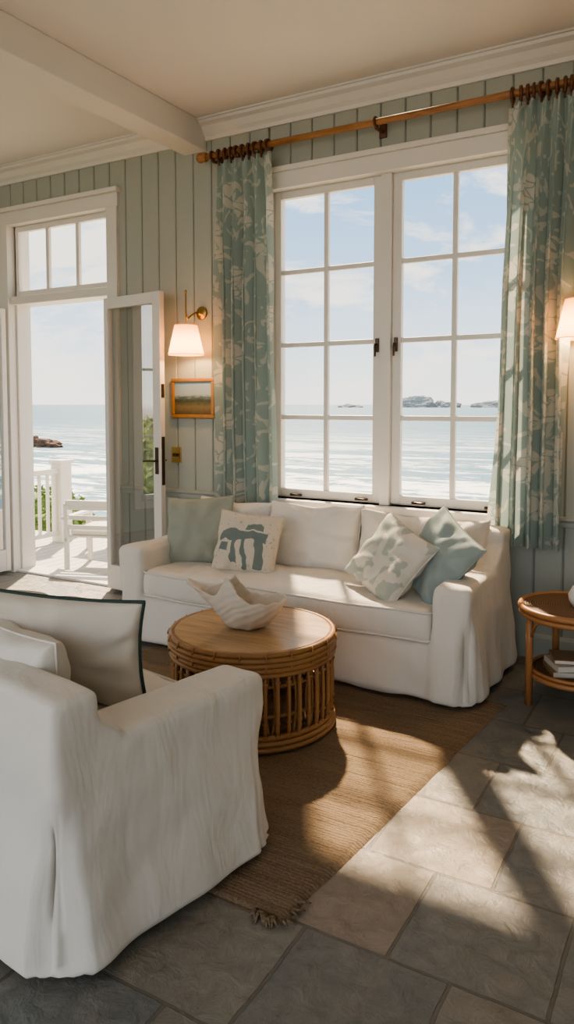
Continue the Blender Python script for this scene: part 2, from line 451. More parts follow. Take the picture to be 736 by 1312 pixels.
for i,(a,b) in enumerate(CR):
    prism('trim_%d'%(i+1),[(D-.004,.79),(D-.02,.795),(D-.022,.82),(D-.035,.835),(D-.035,.85),(D-.004,.855)],a,b,m_wall)
    prism('baseboard_back' if i==0 else 'baseboard_back.%03d'%i,[(D-.004,0),(D-.024,0),(D-.024,.13),(D-.012,.15),(D-.004,.15)],a,b,m_wall)
w2_=empty('added_window_2')  # unseen window added for reflections in the door leaf and extra light
ml=[(XL-.10,XL-.04,y,y+.06,LZ0,LZ1) for y in (LY0,(LY0+LY1)/2-.03,LY1-.06)]+[(XL-.10,XL-.04,LY0,LY1,z,z+.06) for z in (LZ0,LZ1-.06)]+[(XL-.085,XL-.055,LY0,LY1,z,z+.03) for z in (1.1,1.9)]
ml+=[(XL-.02,XL+.02,LY0-.09,LY0,LZ0-.09,LZ1+.1),(XL-.02,XL+.02,LY1,LY1+.09,LZ0-.09,LZ1+.1),(XL-.02,XL+.02,LY0,LY1,LZ1,LZ1+.1),(XL-.02,XL+.03,LY0,LY1,LZ0-.09,LZ0)]
boxes('frame',ml,m_white,w2_)

# ------------------------------------------------------------ window
win=empty('window_1')
yi=D-.03
L=[(WX0-.09,WX0+.01,yi,D+.05,WZ0,WZ1),(WX1-.01,WX1+.09,yi,D+.05,WZ0,WZ1),(WX0-.10,WX1+.10,yi,D+.05,WZ1-.01,WZ1+.10),
   (WX0-.12,WX1+.12,yi-.02,D+.05,WZ1+.10,WZ1+.135),(WX0-.12,WX1+.12,yi-.03,D+.10,WZ0-.045,WZ0),(WX0-.09,WX1+.09,yi,D+.02,WZ0-.13,WZ0-.045)]
boxes('casing',L,m_white,win,bev=.004)
J=[(WX0,WX0+.012,D+.05,D+.2,WZ0,WZ1),(WX1-.012,WX1,D+.05,D+.2,WZ0,WZ1),(WX0,WX1,D+.05,D+.2,WZ1-.012,WZ1),(WX0,WX1,D+.10,D+.26,WZ0-.02,WZ0+.012),(-1.885,-1.815,D+.02,D+.16,WZ0,WZ1)]
boxes('frame',J,m_white,win,bev=.003)
def sash(name,x0,x1,z0,z1,cols,rows,y0,y1,sl,sr,st,sb,mun,parent):
    L=[(x0,x0+sl,y0,y1,z0,z1),(x1-sr,x1,y0,y1,z0,z1),(x0+sl,x1-sr,y0,y1,z1-st,z1),(x0+sl,x1-sr,y0,y1,z0,z0+sb)]
    gx0,gx1,gz0,gz1=x0+sl,x1-sr,z0+sb,z1-st
    for i in range(1,cols):
        c=gx0+(gx1-gx0)*i/cols; L.append((c-mun/2,c+mun/2,y0+.006,y1-.006,gz0,gz1))
    for j in range(1,rows):
        c=gz0+(gz1-gz0)*j/rows; L.append((gx0,gx1,y0+.008,y1-.008,c-mun/2,c+mun/2))
    boxes(name,L,m_white,parent,bev=.004)
    ym=(y0+y1)/2
    pane(name+'_glass',gx0,gx1,ym,gz0,gz1,parent)
sash('sash_left',WX0+.012,-1.885,WZ0+.012,WZ1-.012,2,4,D+.05,D+.095,.05,.062,.05,.055,.032,win)
sash('sash_right',-1.815,WX1-.012,WZ0+.012,WZ1-.012,2,4,D+.05,D+.095,.062,.05,.05,.055,.032,win)
for k,hx in enumerate((-1.915,-1.785)):
    bm=bmesh.new(); bbox(bm,hx-.012,hx+.012,D+.036,D+.05,1.84,1.93,bev=.003)
    tube_into(bm,[(hx,D+.04,1.89),(hx,D+.015,1.89),(hx,D+.01,1.87),(hx,D+.008,1.81)],[.007,.007,.009,.006],8)
    finish('casement_handle_%d'%k,bm,m_iron,win)
for k,hx in enumerate((-2.52,-2.02,-1.62,-1.15)):
    bm=bmesh.new(); bbox(bm,hx-.045,hx+.045,D+.03,D+.05,WZ0+.02,WZ0+.035,bev=.003)
    tube_into(bm,[(hx-.04,D+.035,WZ0+.03),(hx+.03,D+.01,WZ0+.03),(hx+.05,D+.005,WZ0+.035)],.006,8)
    finish('casement_stay_%d'%k,bm,m_iron,win)

# ------------------------------------------------------------ french door
dr=empty('door_1')
TB=2.37
L=[(DX0-.10,DX0+.01,yi,D+.05,0,DZ1),(DX1-.01,DX1+.10,yi,D+.05,0,DZ1),(DX0-.11,DX1+.11,yi,D+.05,DZ1-.01,DZ1+.10),(DX0-.13,DX1+.13,yi-.03,D+.05,DZ1+.10,DZ1+.135),
   (DX0,DX0+.03,D+.05,D+.2,0,DZ1),(DX1-.03,DX1,D+.05,D+.2,0,DZ1),(DX0,DX1,D+.0,D+.2,TB,TB+.07),(DX0,DX1,D+.05,D+.2,DZ1-.02,DZ1),(DX0,DX1,D+.0,D+.22,0,.02)]
boxes('casing',L,m_white,dr,bev=.004)
sash('transom',DX0+.01,DX1-.01,TB+.07,DZ1-.01,3,1,D+.05,D+.095,.05,.05,.05,.05,.035,dr)
def leaf(name,hinge,ang,w=.66,h=2.33,side=1):
    p=empty(name,hinge,ang); p.parent=dr
    t=.045; s=.085; bmn=[(0,s*.55,-t/2,t/2,.03,h),(w-s,w,-t/2,t/2,.03,h),(s*.55,w-s,-t/2,t/2,h-.085,h),(s*.55,w-s,-t/2,t/2,.03,.22)]
    boxes('leaf_frame',bmn,m_white,p,bev=.004)
    pane('leaf_glass',s*.55,w-s,0,.22,h-.085,p,m_dglass)
    bm=bmesh.new()
    for sg in (-1,1):
        bbox(bm,w-.06,w-.025,min(sg*t/2,sg*(t/2+.006)),max(sg*t/2,sg*(t/2+.006)),.98,1.18,bev=.002)
        tube_into(bm,[(w-.042,sg*t/2,1.08),(w-.042,sg*(t/2+.04),1.08),(w-.06,sg*(t/2+.042),1.08),(w-.15,sg*(t/2+.042),1.075)],.008,8)
    bbox(bm,w-.001,w+.004,-.014,.014,.9,1.26); bbox(bm,w-.001,w+.004,-.014,.014,1.55,1.65); bbox(bm,w-.001,w+.004,-.014,.014,.3,.4)
    finish('lever_handle',bm,m_iron,p)
leaf('leaf_right',(DX1+.02,D-.075,0),radians(-9))
leaf('leaf_left',(DX0-.01,D-.06,0),radians(-93))

# ------------------------------------------------------------ curtains
rod=empty('curtain_rod'); RY=D-.13; RZ=3.24
bm=bmesh.new(); tube_into(bm,[(-3.15,RY,RZ),(.25,RY,RZ)],.021,16)
for ex,sg in ((-3.15,-1),(.25,1)):
    lathe=[(0,0),(.03,.0),(.034,.012),(.024,.02),(.03,.03),(.036,.05),(.03,.07),(.012,.085),(0,.087)]
    b2=bmesh.new(); lathe_into(b2,lathe,20); bmesh.ops.rotate(b2,verts=b2.verts,matrix=Matrix.Rotation(sg*pi/2,3,'Y')); bmesh.ops.translate(b2,verts=b2.verts,vec=(ex,RY,RZ))
    me=bpy.data.meshes.new('t'); b2.to_mesh(me); bm.from_mesh(me); b2.free(); bpy.data.meshes.remove(me)
finish('pole',bm,m_rod,rod,True)
for k,bx in enumerate((-3.10,-1.86,.2)):
    bm=bmesh.new(); bbox(bm,bx-.025,bx+.025,D-.018,D-.004,RZ-.06,RZ+.05,bev=.004)
    tube_into(bm,[(bx,D-.015,RZ-.02),(bx,RY+.02,RZ-.035),(bx,RY,RZ-.03)],.011,8)
    tube_into(bm,[(bx,RY+.028*cos(a),RZ+.028*sin(a)) for a in [i*2*pi/20 for i in range(20)]],.008,8,True)
    finish('bracket_%d'%k,bm,m_ring,rod,True)
def curtain(name,t0,t1,b0,b1,folds,seed,nr,zb):
    p=empty(name); nu,nv=folds*18,80; zt=RZ-.055
    bm=bmesh.new(); uvl=bm.loops.layers.uv.new('UVMap'); g=[]
    cloth=(t1-t0)*2.0
    for j in range(nv+1):
        v=j/nv; row=[]
        for i in range(nu+1):
            s=i/nu
            x=(t0+(t1-t0)*s)*(1-v)+(b0+(b1-b0)*s)*v
            amp=min(1,v*2.5)
            ph=2*pi*folds*s+1.9*noise.noise(Vector((s*2.2+seed,v*1.3,0)))*amp
            A=(.026+.026*amp)*(1+.5*noise.noise(Vector((s*4+seed,v*1.1,4))))
            y=A*sin(ph)*(1-.35*exp(-v*14))+.010*exp(-v*10)*sin(2*ph)
            y+=.010*noise.noise(Vector((s*9,v*5,seed)))*amp
            x+=.016*sin(2*ph+.5)*amp+.02*noise.noise(Vector((s*3,v*2.5,seed+9)))*v
            y=RY+.005+y
            z=zt+(zb-zt)*v+(.010*cos(ph) if j==0 else 0)
            row.append((bm.verts.new((x,y,z)),(s*cloth+seed,v*(zt-zb))))
        g.append(row)
    for j in range(nv):
        for i in range(nu):
            q=(g[j][i],g[j+1][i],g[j+1][i+1],g[j][i+1])
            f=bm.faces.new([a[0] for a in q])
            for lp,a in zip(f.loops,q): lp[uvl].uv=a[1]
    finish('drape',bm,m_curtain,p,True)
    bm=bmesh.new()
    for k in range(nr):
        rx=t0+.02+(t1-t0-.04)*k/(nr-1)+random.uniform(-.006,.006); tl=random.uniform(-.35,.35)
        tube_into(bm,[(rx+.03*sin(tl)*cos(a),RY+.036*cos(a),RZ-.008+.036*sin(a)) for a in [i*2*pi/20 for i in range(20)]],.010,8,True)
        bbox(bm,rx-.005,rx+.005,RY-.004,RY+.004,RZ-.075,RZ-.038)
    finish('curtain_rings',bm,m_ring,p,True)
curtain('curtain',-3.06,-2.62,-3.06,-2.58,5,1.3,9,.81)
curtain('curtain',-1.05,-.69,-1.12,-.72,5,5.1,9,.68)

# ------------------------------------------------------------ sconces, picture, switch
def sconce(x):
    p=empty('wall_sconce',(x,D,0))
    bm=bmesh.new()
    b2=bmesh.new(); lathe_into(b2,[(0,.004),(.045,.004),(.05,.012),(.04,.02),(.018,.026),(.014,.05),(0,.055)],24)
    bmesh.ops.rotate(b2,verts=b2.verts,matrix=Matrix.Rotation(pi/2,3,'X')); bmesh.ops.translate(b2,verts=b2.verts,vec=(0,0,2.17))
    me=bpy.data.meshes.new('t'); b2.to_mesh(me); bm.from_mesh(me); b2.free(); bpy.data.meshes.remove(me)
    tube_into(bm,[(0,-.03,2.17),(-.0,-.09,2.165),(0,-.14,2.14),(0,-.18,2.11),(0,-.195,2.13),(0,-.2,2.16)],.007,8)
    tube_into(bm,[(0,-.2,1.93),(0,-.2,2.30)],[.006,.005],8)
    lathe_into(bm,[(0,2.0),(.02,2.005),(.014,2.03),(.006,2.06)],16,cy=-.2)
    lathe_into(bm,[(0,2.29),(.009,2.295),(.009,2.31),(0,2.32)],12,cy=-.2)
    finish('arm',bm,m_brass,p,True)
    bm=bmesh.new(); lathe_into(bm,[(.082,2.065),(.128,1.855)],64,cy=-.2)
    tube_into(bm,circ(.082,2.065,48,0,-.2),.003,6,True); tube_into(bm,circ(.128,1.855,48,0,-.2),.003,6,True)
    finish('shade',bm,m_shade,p,True)
    bm=bmesh.new(); bmesh.ops.create_uvsphere(bm,u_segments=16,v_segments=10,radius=.022); bmesh.ops.translate(bm,verts=bm.verts,vec=(0,-.2,1.955))
    finish('bulb',bm,m_bulb,p,True)
    l=bpy.data.lights.new('sconce_light','POINT'); l.energy=7; l.color=(1,.60,.30); l.shadow_soft_size=.035
    o=bpy.data.objects.new('sconce_light',l); COL.objects.link(o); o.parent=p; o.location=(0,-.2,1.90)
sconce(-3.29); sconce(-.63)
pf=empty('framed_landscape_painting',(-3.37,D-.004,1.545))
w2,h2=.20,.15
boxes('frame',[(-w2,w2,-.028,0,h2-.028,h2),(-w2,w2,-.028,0,-h2,-h2+.028),(-w2,-w2+.028,-.028,0,-h2+.028,h2-.028),(w2-.028,w2,-.028,0,-h2+.028,h2-.028)],m_frame,pf,bev=.006)
boxes('canvas',[(-w2+.025,w2-.025,-.014,-.002,-h2+.025,h2-.025)],m_paint,pf)
sw=empty('light_switch_plate',(-3.54,D-.004,1.115))
boxes('plate',[(-.045,.045,-.007,0,-.06,.06)],m_brass,sw,bev=.002)
boxes('toggles',[(-.024,-.012,-.022,-.004,-.012,.012),(.012,.024,-.022,-.004,-.012,.012)],m_iron,sw)

# ------------------------------------------------------------ slipcovered seating
def slip_body(name,parent,w,d,hb,ha,aw,bt,sz,seed,flare=.035,voxel=.016,wrk=.008,front_drop=.03,wing=.14):
    bm=bmesh.new()
    b=.028
    bbox(bm,-w/2,w/2,-d/2,-d/2+bt,b,hb,bev=.03)
    for s in (-1,1):
        x0,x1=(w/2-aw,w/2) if s>0 else (-w/2,-w/2+aw)
        bbox(bm,x0,x1,-d/2+.02,d/2,b,ha,bev=.03)
        vs=bbox(bm,x0+.005,x1-.001,-d/2+.05,-d/2+bt+wing,ha-.1,hb-.01,bev=.02)
        for v in vs:
            if v.co.y>-d/2+bt and v.co.z>ha: v.co.z=ha+.01+(v.co.z-ha)*.05
    bbox(bm,-w/2+.03,w/2-.03,-d/2+.03,d/2-front_drop,b,sz,bev=.02)
    o=finish(name+'_tmp',bm,m_linen)
    r=o.modifiers.new('r','REMESH'); r.mode='VOXEL'; r.voxel_size=voxel; r.use_smooth_shade=True
    s=o.modifiers.new('s','SMOOTH'); s.factor=.6; s.iterations=4
    dg=bpy.context.evaluated_depsgraph_get(); ev=o.evaluated_get(dg); me=bpy.data.meshes.new_from_object(ev)
    bpy.data.objects.remove(o)
    nrm=[v.normal.copy() for v in me.vertices]
    for v,n in zip(me.vertices,nrm):
        p=v.co.copy()
        s=max(0,min(1,(.50-p.z)/.48))
        ox=1 if p.x>w/2-.06 else (-1 if p.x<-w/2+.06 else 0); oy=1 if p.y>d/2-.09 else (-1 if p.y<-d/2+.06 else 0)
        outer=(ox or oy) and p.z<ha+.02
        if outer:
            fl=flare*s**1.6
            co=Vector((ox*(abs(n.x)>.3),oy*(abs(n.y)>.3),0))
            per=p.x*1.0 if abs(n.y)>abs(n.x) else p.y*1.0+3
            wave=.020*s**1.1*noise.noise(Vector((per*6.5+.6*p.z,seed,p.z*.5)))
            wave+=.006*s**1.5*sin(per*21+seed+2*noise.noise(Vector((per*2,seed,1))))
            cx=w/2-abs(p.x); cy=d/2-abs(p.y)
            pl=0
            if ox and oy:
                pl=-.035*exp(-((max(cx,0)+max(cy,0)-.03)/.018)**2)*min(1,s*2.2)
            elif abs(cx)<.12 or abs(cy)<.12:
                pl=.018*s
            v.co+=co*(fl+wave+pl)
        a=noise.noise(Vector((p.x*2.4+seed,p.y*2.4,p.z*2.4)))
        dgl=noise.noise(Vector(((p.x+p.y)*1.5+p.z*5.0+seed,(p.x-p.y)*1.2-p.z*1.0,seed)))
        dg2=noise.noise(Vector(((p.x+p.y)*3.6-p.z*8.0+seed*2,(p.x-p.y)*1.8,seed+4)))
        if p.z>.05: v.co+=n*(wrk*.6*a+wrk*.6*dgl+wrk*.42*dg2)
        if p.z<.06: v.co.z=max(.02,v.co.z+.008*noise.noise(Vector((p.x*6,p.y*6,seed))))
    for pl in me.polygons: pl.use_smooth=True
    me.name=name
    o=bpy.data.objects.new(name,me); COL.objects.link(o); o.parent=parent
    return o
def feet(parent,w,d,s=.05,h=.05):
    boxes('feet',[(sx*(w/2-.07)-s/2,sx*(w/2-.07)+s/2,sy*(d/2-.07)-s/2,sy*(d/2-.07)+s/2,0,h) for sx in(-1,1) for sy in(-1,1)],m_dark,parent,bev=.004)
def seat_cushion(name,parent,x0,x1,y0,y1,z0,z1,seed,mat=None):
    w,d,h=x1-x0,y1-y0,z1-z0
    def fn(p):
        u,v=2*p.x/w,2*p.y/d
        cr=.022*(1-u*u)*(1-v*v)
        n=.009*wn(p,4,seed)+.009*wn(Vector((p.x*1.6+p.y,p.y*.8,p.z)),5,seed+4)
        sag=.008*sin(p.x*7+seed)
        q=p.copy()
        q.z+=(cr+n+sag*.5)*(1 if p.z>0 else -.3)
        if abs(p.y)>d/2-.04: q.y+=(1 if p.y>0 else -1)*(.012*(1-(2*p.z/h)**2)+.008*wn(p,6,seed+2))
        return q
    rbox(name,(w,d,h),.045,mat or m_linen,parent,((x0+x1)/2,(y0+y1)/2,(z0+z1)/2),.02,4,fn)
    bm=bmesh.new()
    for zz in (z0+.018,z1-.016):
        pts=[]; r=.04
        for cx,cy,a0 in ((x1-r,y1-r,0),(x0+r,y1-r,pi/2),(x0+r,y0+r,pi),(x1-r,y0+r,3*pi/2)):
            for k in range(6): 
                a=a0+k*pi/10; pts.append((cx+(r+.0)*cos(a),cy+(r+.0)*sin(a),zz))
        dn=[]
        for i in range(len(pts)):
            A=Vector(pts[i]);B=Vector(pts[(i+1)%len(pts)]); n=max(1,int((B-A).length/.06))
            for k in range(n):
                q=A.lerp(B,k/n); q.z+=.003*wn(q,5,seed)+ .004*sin(q.x*7+seed); dn.append(q)
        tube_into(bm,dn,.0065,6,True)
    finish(name+'_piping',bm,mat or m_linen,parent,True)

SW,SD=2.26,.86
sofa=empty('sofa',(-2.11,3.885,0),pi)
slip_body('slipcover',sofa,SW,SD,.80,.61,.20,.20,.31,2.0,wrk=.016)
feet(sofa,SW,SD)
seat_cushion('seat_cushion',sofa,-SW/2+.20,SW/2-.20,-SD/2+.19,SD/2-.005,.30,.475,1.0)
for k,(cx,ww,hh,rl) in enumerate(((-2.76,.60,.42,.02),(-2.15,.66,.43,-.02),(-1.56,.58,.42,.03),(-1.27,.42,.38,-.03))):
    lx=-(cx+2.11)
    pillow('back_cushion_%d'%k,ww,hh,.20,m_linen,(lx,-.18+(-.03 if k==3 else 0),.655+(.01 if k==1 else 0)),pi,radians(-12),rl,sofa,seed=k*2.3,chop=.012,fullness=.32,wr=.026)

pillow('throw_pillow',.47,.45,.17,m_sage,(-2.89,3.86,.675),radians(14),radians(-16),radians(-4),seed=4,wr=.024)
pillow('throw_pillow',.44,.39,.15,m_pat1,(-2.46,3.77,.64),radians(6),radians(-18),radians(3),seed=8,wr=.02)
pillow('throw_pillow',.44,.42,.15,m_pat2,(-1.50,3.72,.655),radians(-18),radians(-34),radians(22),seed=11,wr=.02)
pillow('throw_pillow',.46,.44,.16,m_aqua,(-1.25,3.78,.68),radians(-30),radians(-28),radians(26),seed=15,wr=.024)

# armchair
CW,CD=.88,.82
ch=empty('armchair',(-1.77,1.735,0),radians(-9.5))
slip_body('slipcover',ch,CW,CD,.75,.605,.20,.16,.31,7.0,flare=.045,voxel=.0115,wrk=.020,front_drop=.01,wing=.07)
feet(ch,CW,CD,.045,.05)
seat_cushion('seat_cushion',ch,-CW/2+.20,CW/2-.20,-CD/2+.17,CD/2+.0,.30,.47,3.0)
pillow('back_cushion',.52,.38,.18,m_linen,(-.08,-.20,.62),pi,radians(-8),0,ch,seed=3.3,fullness=.3)
pillow('lumbar_pillow',.62,.40,.16,m_cream,(-1.88,1.72,.685),radians(20),radians(12),radians(3),pipe=m_pipe,seed=21,wr=.02)

# ------------------------------------------------------------ coffee table
ct=empty('rattan_coffee_table',(-1.85,2.88,0.014))
R=.375; TH=.435
bm=bmesh.new()
for z,r in ((TH-.006,R+.004),(TH-.028,R+.010),(TH-.050,R+.010),(TH-.072,R+.008),(TH-.094,R+.004)):
    tube_into(bm,circ(r,z,96),.0125,8,True)
for z,r in ((.018,R+.006),(.042,R+.003),(.066,R-.004)): tube_into(bm,circ(r,z,96),.013,8,True)
for z in (.15,.28): tube_into(bm,circ(R-.025,z,96),.009,8,True)
NC=44
for i in range(NC):
    a=2*pi*i/NC
    pts=[((R-.004+.004*sin(pi*k/6))*cos(a),(R-.004+.004*sin(pi*k/6))*sin(a),.05+(TH-.14)*k/6) for k in range(7)]
    tube_into(bm,pts,.0085+.002*(i%2),8)
for i in range(NC//2):
    a=2*pi*(i+.25)/(NC/2)
    for s in (-1,1):
        pts=[]
        for k in range(9):
            f=k/8; aa=a+s*(.012+.05*sin(pi*f))
            pts.append(((R-.022)*cos(aa),(R-.022)*sin(aa),.05+(TH-.14)*f))
        tube_into(bm,pts,.007,6)
for i in range(NC):
    a=2*pi*i/NC
    for z in (.075,.13,TH-.13):
        lathe_into(bm,[(.0125,z-.006),(.0145,z),(.0125,z+.006)],8,cx=(R-.001)*cos(a),cy=(R-.001)*sin(a))
for i in range(88):
    a=2*pi*i/88
    if i%4==0:
        for z in (TH-.017,TH-.06): 
            tube_into(bm,[((R+.012)*cos(a-.01),(R+.012)*sin(a-.01),z-.022),((R+.024)*cos(a),(R+.024)*sin(a),z),((R+.012)*cos(a+.01),(R+.012)*sin(a+.01),z+.022)],.004,5)
finish('rattan_frame',bm,m_rattan,ct,True)
bm=bmesh.new(); lathe_into(bm,[(0,TH-.03),(R-.006,TH-.03),(R-.004,TH-.004),(R-.012,TH+.004),(0,TH+.004)],96,smooth=False)
finish('wood_top',bm,m_tabletop,ct)

def ell(bm,c,r,rot=(0,0,0)):
    g=bmesh.ops.create_uvsphere(bm,u_segments=28,v_segments=18,radius=1)
    M=Matrix.Translation(Vector(c))@Euler(rot).to_matrix().to_4x4()@Matrix.Diagonal((*r,1))
    for v in g['verts']: v.co=M@v.co
# shell sculpture: deep bowl, wing sweeping up to the left, pointed crest behind it
bm=bmesh.new(); na,nt_=96,26; gr=[]
for j in range(nt_+1):
    t=j/nt_; row=[]
    for i in range(na):
        a=2*pi*i/na
        d1=atan2(sin(a-pi),cos(a-pi)); d2=atan2(sin(a-4.15),cos(a-4.15)); d3=atan2(sin(a+.2),cos(a+.2)); d4=atan2(sin(a-2.2),cos(a-2.2))
        rr=.055+.058*sin(t*pi/2)**.9
        g1=exp(-(d1/.38)**2); g2=exp(-(d2/.36)**2); g3=exp(-(d3/.8)**2); g4=exp(-(d4/.42)**2)
        x=rr*cos(a)*1.15+.03; y=rr*sin(a)*.9; z=.012+.105*t**1.3
        x+=-.125*g1*t**3+.03*g3*t**2; z+=.085*g1*t**2+.004*g3*t
        z+=.085*g2*t**2.2; y+=.050*g2*t**2; x+=-.012*g2*t*t
        z+=.075*g4*t**2.2; y+=-.055*g4*t**2; x+=.02*g4*t**2
        z+=.003*sin(a*15)*t*t+.008*sin(a*3+1)*t*t
        row.append(bm.verts.new((x,y,z)))
    gr.append(row)
cb=bm.verts.new((.03,0,.012))
for i in range(na): bm.faces.new((cb,gr[0][(i+1)%na],gr[0][i]))
for j in range(nt_):
    for i in range(na): bm.faces.new((gr[j][i],gr[j][(i+1)%na],gr[j+1][(i+1)%na],gr[j+1][i]))
bmesh.ops.recalc_face_normals(bm,faces=bm.faces[:])
sh=finish('shell_tmp',bm,m_shell)
so_=sh.modifiers.new('s','SOLIDIFY'); so_.thickness=.015; so_.offset=-1
r=sh.modifiers.new('r','REMESH'); r.mode='VOXEL'; r.voxel_size=.0045; r.use_smooth_shade=True
s=sh.modifiers.new('m','SMOOTH'); s.iterations=5
dg=bpy.context.evaluated_depsgraph_get(); me=bpy.data.meshes.new_from_object(sh.evaluated_get(dg))
bpy.data.objects.remove(sh)
for v in me.vertices:
    p=v.co.copy(); v.co=p+v.normal*(.005*noise.noise(p*24)+.0010*sin((p.z*1.3-p.x*.6)*150+5*noise.noise(p*9)))
mz=min(v.co.z for v in me.vertices)
for v in me.vertices: v.co.z-=mz
for p_ in me.polygons: p_.use_smooth=True
o=bpy.data.objects.new('shell_sculpture',me); COL.objects.link(o); o.location=(-1.90,2.85,.014+TH+.0055); o.rotation_euler=(0,0,radians(28)); o.scale=(1.1,1.1,1.15)

# ------------------------------------------------------------ side table
st=empty('rattan_side_table',(-.56,3.86,0)); r=.265; th=.50
bm=bmesh.new()
for z,rr,t in ((th-.012,r,.016),(th-.042,r-.004,.014),(.15,r-.05,.014),(.175,r-.052,.010)): tube_into(bm,circ(rr,z,72),t,8,True)
for k in range(4):
    a=radians(33+90*k)
    tube_into(bm,[((r-.028)*cos(a),(r-.028)*sin(a),th-.03),((r-.03)*cos(a),(r-.03)*sin(a),.3),((r-.03)*cos(a),(r-.03)*sin(a),.0)],.018,10)
    a2=a+pi/2
    for z0,z1 in ((th-.05,.33),):
        for s_,aa in ((1,a),(-1,a2)):
            q0=Vector(((r-.03)*cos(aa),(r-.03)*sin(aa),z1)); am=aa+s_*.45
            q1=Vector(((r-.02)*cos(am),(r-.02)*sin(am),z0)); qm=(q0+q1)/2+Vector((0,0,.03))
            tube_into(bm,[q0,qm,q1],.008,6)
finish('frame',bm,simple('pale_rattan',(.46,.22,.09),.4,(.34,.15,.055),12),st,True)
bm=bmesh.new(); lathe_into(bm,[(0,th-.04),(r-.012,th-.04),(r-.012,th-.004),(0,th-.004)],72,smooth=False)
lathe_into(bm,[(0,.145),(r-.06,.145),(r-.06,.165),(0,.165)],72,smooth=False)
finish('woven_shelves',bm,m_weave,st)
bk=empty('stack_of_books',(-.56,3.84,.166),radians(25))
for k,(w_,d_,t_,m_,rz) in enumerate(((.26,.19,.03,m_book1,0),(.24,.18,.028,m_book2,.12),(.22,.16,.022,m_book1,-.1))):
    z=.0+[0,.031,.060][k]; q=empty('book_%d'%k,(0,0,z),rz); q.parent=bk
    boxes('cover',[(-w_/2,w_/2,-d_/2,d_/2,0,.003),(-w_/2,w_/2,-d_/2,d_/2,t_-.003,t_),(-w_/2,-w_/2+.003,-d_/2,d_/2,0.003,t_-.003)],m_,q)
    boxes('pages',[(-w_/2+.003,w_/2-.006,-d_/2+.005,d_/2-.005,.003,t_-.003)],m_page,q)
bm=bmesh.new(); lathe_into(bm,[(0,0),(.035,0),(.055,.03),(.06,.06),(.04,.10),(.022,.12),(.028,.14),(.02,.135),(.0,.11)],32)
finish('white_ceramic_vase',bm,m_white,None,True,(-.54,3.85,th-.003))

# ------------------------------------------------------------ rug
bm=bmesh.new(); rx0,rx1,ry0,ry1=-3.12,-1.03,1.76,3.66; nx,ny=90,300
g=[]
for j in range(ny+1):
    row=[]
    y=ry0+(ry1-ry0)*j/ny
    for i in range(nx+1):
        x=rx0+(rx1-rx0)*i/nx
        e=min(i,nx-i,j/3,(ny-j)/3)
        z=.012+.0005*sin(2*pi*y/.0315)+.003*noise.noise(Vector((x*9,y*40,0)))
        dx=.008*noise.noise(Vector((0,y*7,3)))*(1 if i in(0,nx) else 0)+.095*(y-ry0); dy=.010*noise.noise(Vector((x*5,0,7)))*(1 if j in (0,ny) else 0)
        if e<1: z=.001
        row.append(bm.verts.new((x+dx,y+dy,z)))
    g.append(row)
for j in range(ny):
    for i in range(nx):
        f=bm.faces.new((g[j][i],g[j][i+1],g[j+1][i+1],g[j+1][i])); f.smooth=True
for k in range(26):
    t=random.random(); bx=rx1-.10*t; by=ry0+.01
    a=radians(random.uniform(-130,-40)); l=random.uniform(.02,.05)
    if t<.25: bx=rx1-.005; by=ry0+random.uniform(0,.10); a=radians(random.uniform(-60,30))
    tube_into(bm,[(bx,by,.008),(bx+l*.5*cos(a),by+l*.5*sin(a),.012),(bx+l*cos(a+.3),by+l*sin(a+.3),.004)],[.006,.005,.002],5)
finish('jute_rug',bm,m_rug,None,True)

# ------------------------------------------------------------ outside
boxes('ground_terrace_deck',[(-9+.14*i,-9+.14*i+.132,D+.20,6.3,-.12,-.06) for i in range(46)],m_deck)
rail=empty('deck_railing')
L=[(-6.43,-6.35,4.75,5.9,.72,.78),(-6.415,-6.365,4.75,5.9,.02,.07)]
y=4.80
while y<5.85: L.append((-6.405,-6.375,y,y+.03,.07,.72)); y+=.115
boxes('rails',L,m_white,rail,bev=.003)
boxes('post',[(-6.47,-6.31,5.86,6.02,-.06,.84),(-6.49,-6.29,5.84,6.04,.84,.875),(-6.46,-6.32,4.68,4.80,-.06,.84)],m_white,rail,bev=.004)
def outchair(loc,rz):
    oc=empty('outdoor_armchair',loc,rz)
    L=[]
    for sx in (-1,1):
        L+=[(sx*.29-.02,sx*.29+.02,-.28,-.24,0,.50),(sx*.29-.02,sx*.29+.02,.22,.26,0,.64),(sx*.29-.035,sx*.29+.035,-.30,.28,.49,.52),(sx*.29-.015,sx*.29+.015,-.26,.26,.28,.32)]
    for k in range(7): L.append((-.28,.28,-.27+.073*k,-.215+.073*k,.32,.34))
    for k in range(3): L.append((-.28,.28,.23,.25,.40+.09*k,.44+.09*k))
    L.append((-.29,.29,.22,.26,.62,.67))
    boxes('slatted_frame',L,m_white,oc,bev=.003)
    boxes('cushion',[(-.26,.26,-.26,.22,.341,.40)],m_linen,oc,bev=.02)
outchair((-5.0,5.20,-.06),radians(200))
ot=empty('outdoor_side_table',(-5.6,6.0,-.06))
boxes('slatted_table',[(-.28+.08*k,-.21+.08*k,-.25,.25,.45,.475) for k in range(7)]+[(sx*.24-.02,sx*.24+.02,sy*.2-.02,sy*.2+.02,0,.45) for sx in(-1,1) for sy in (-1,1)],m_white,ot,bev=.002)
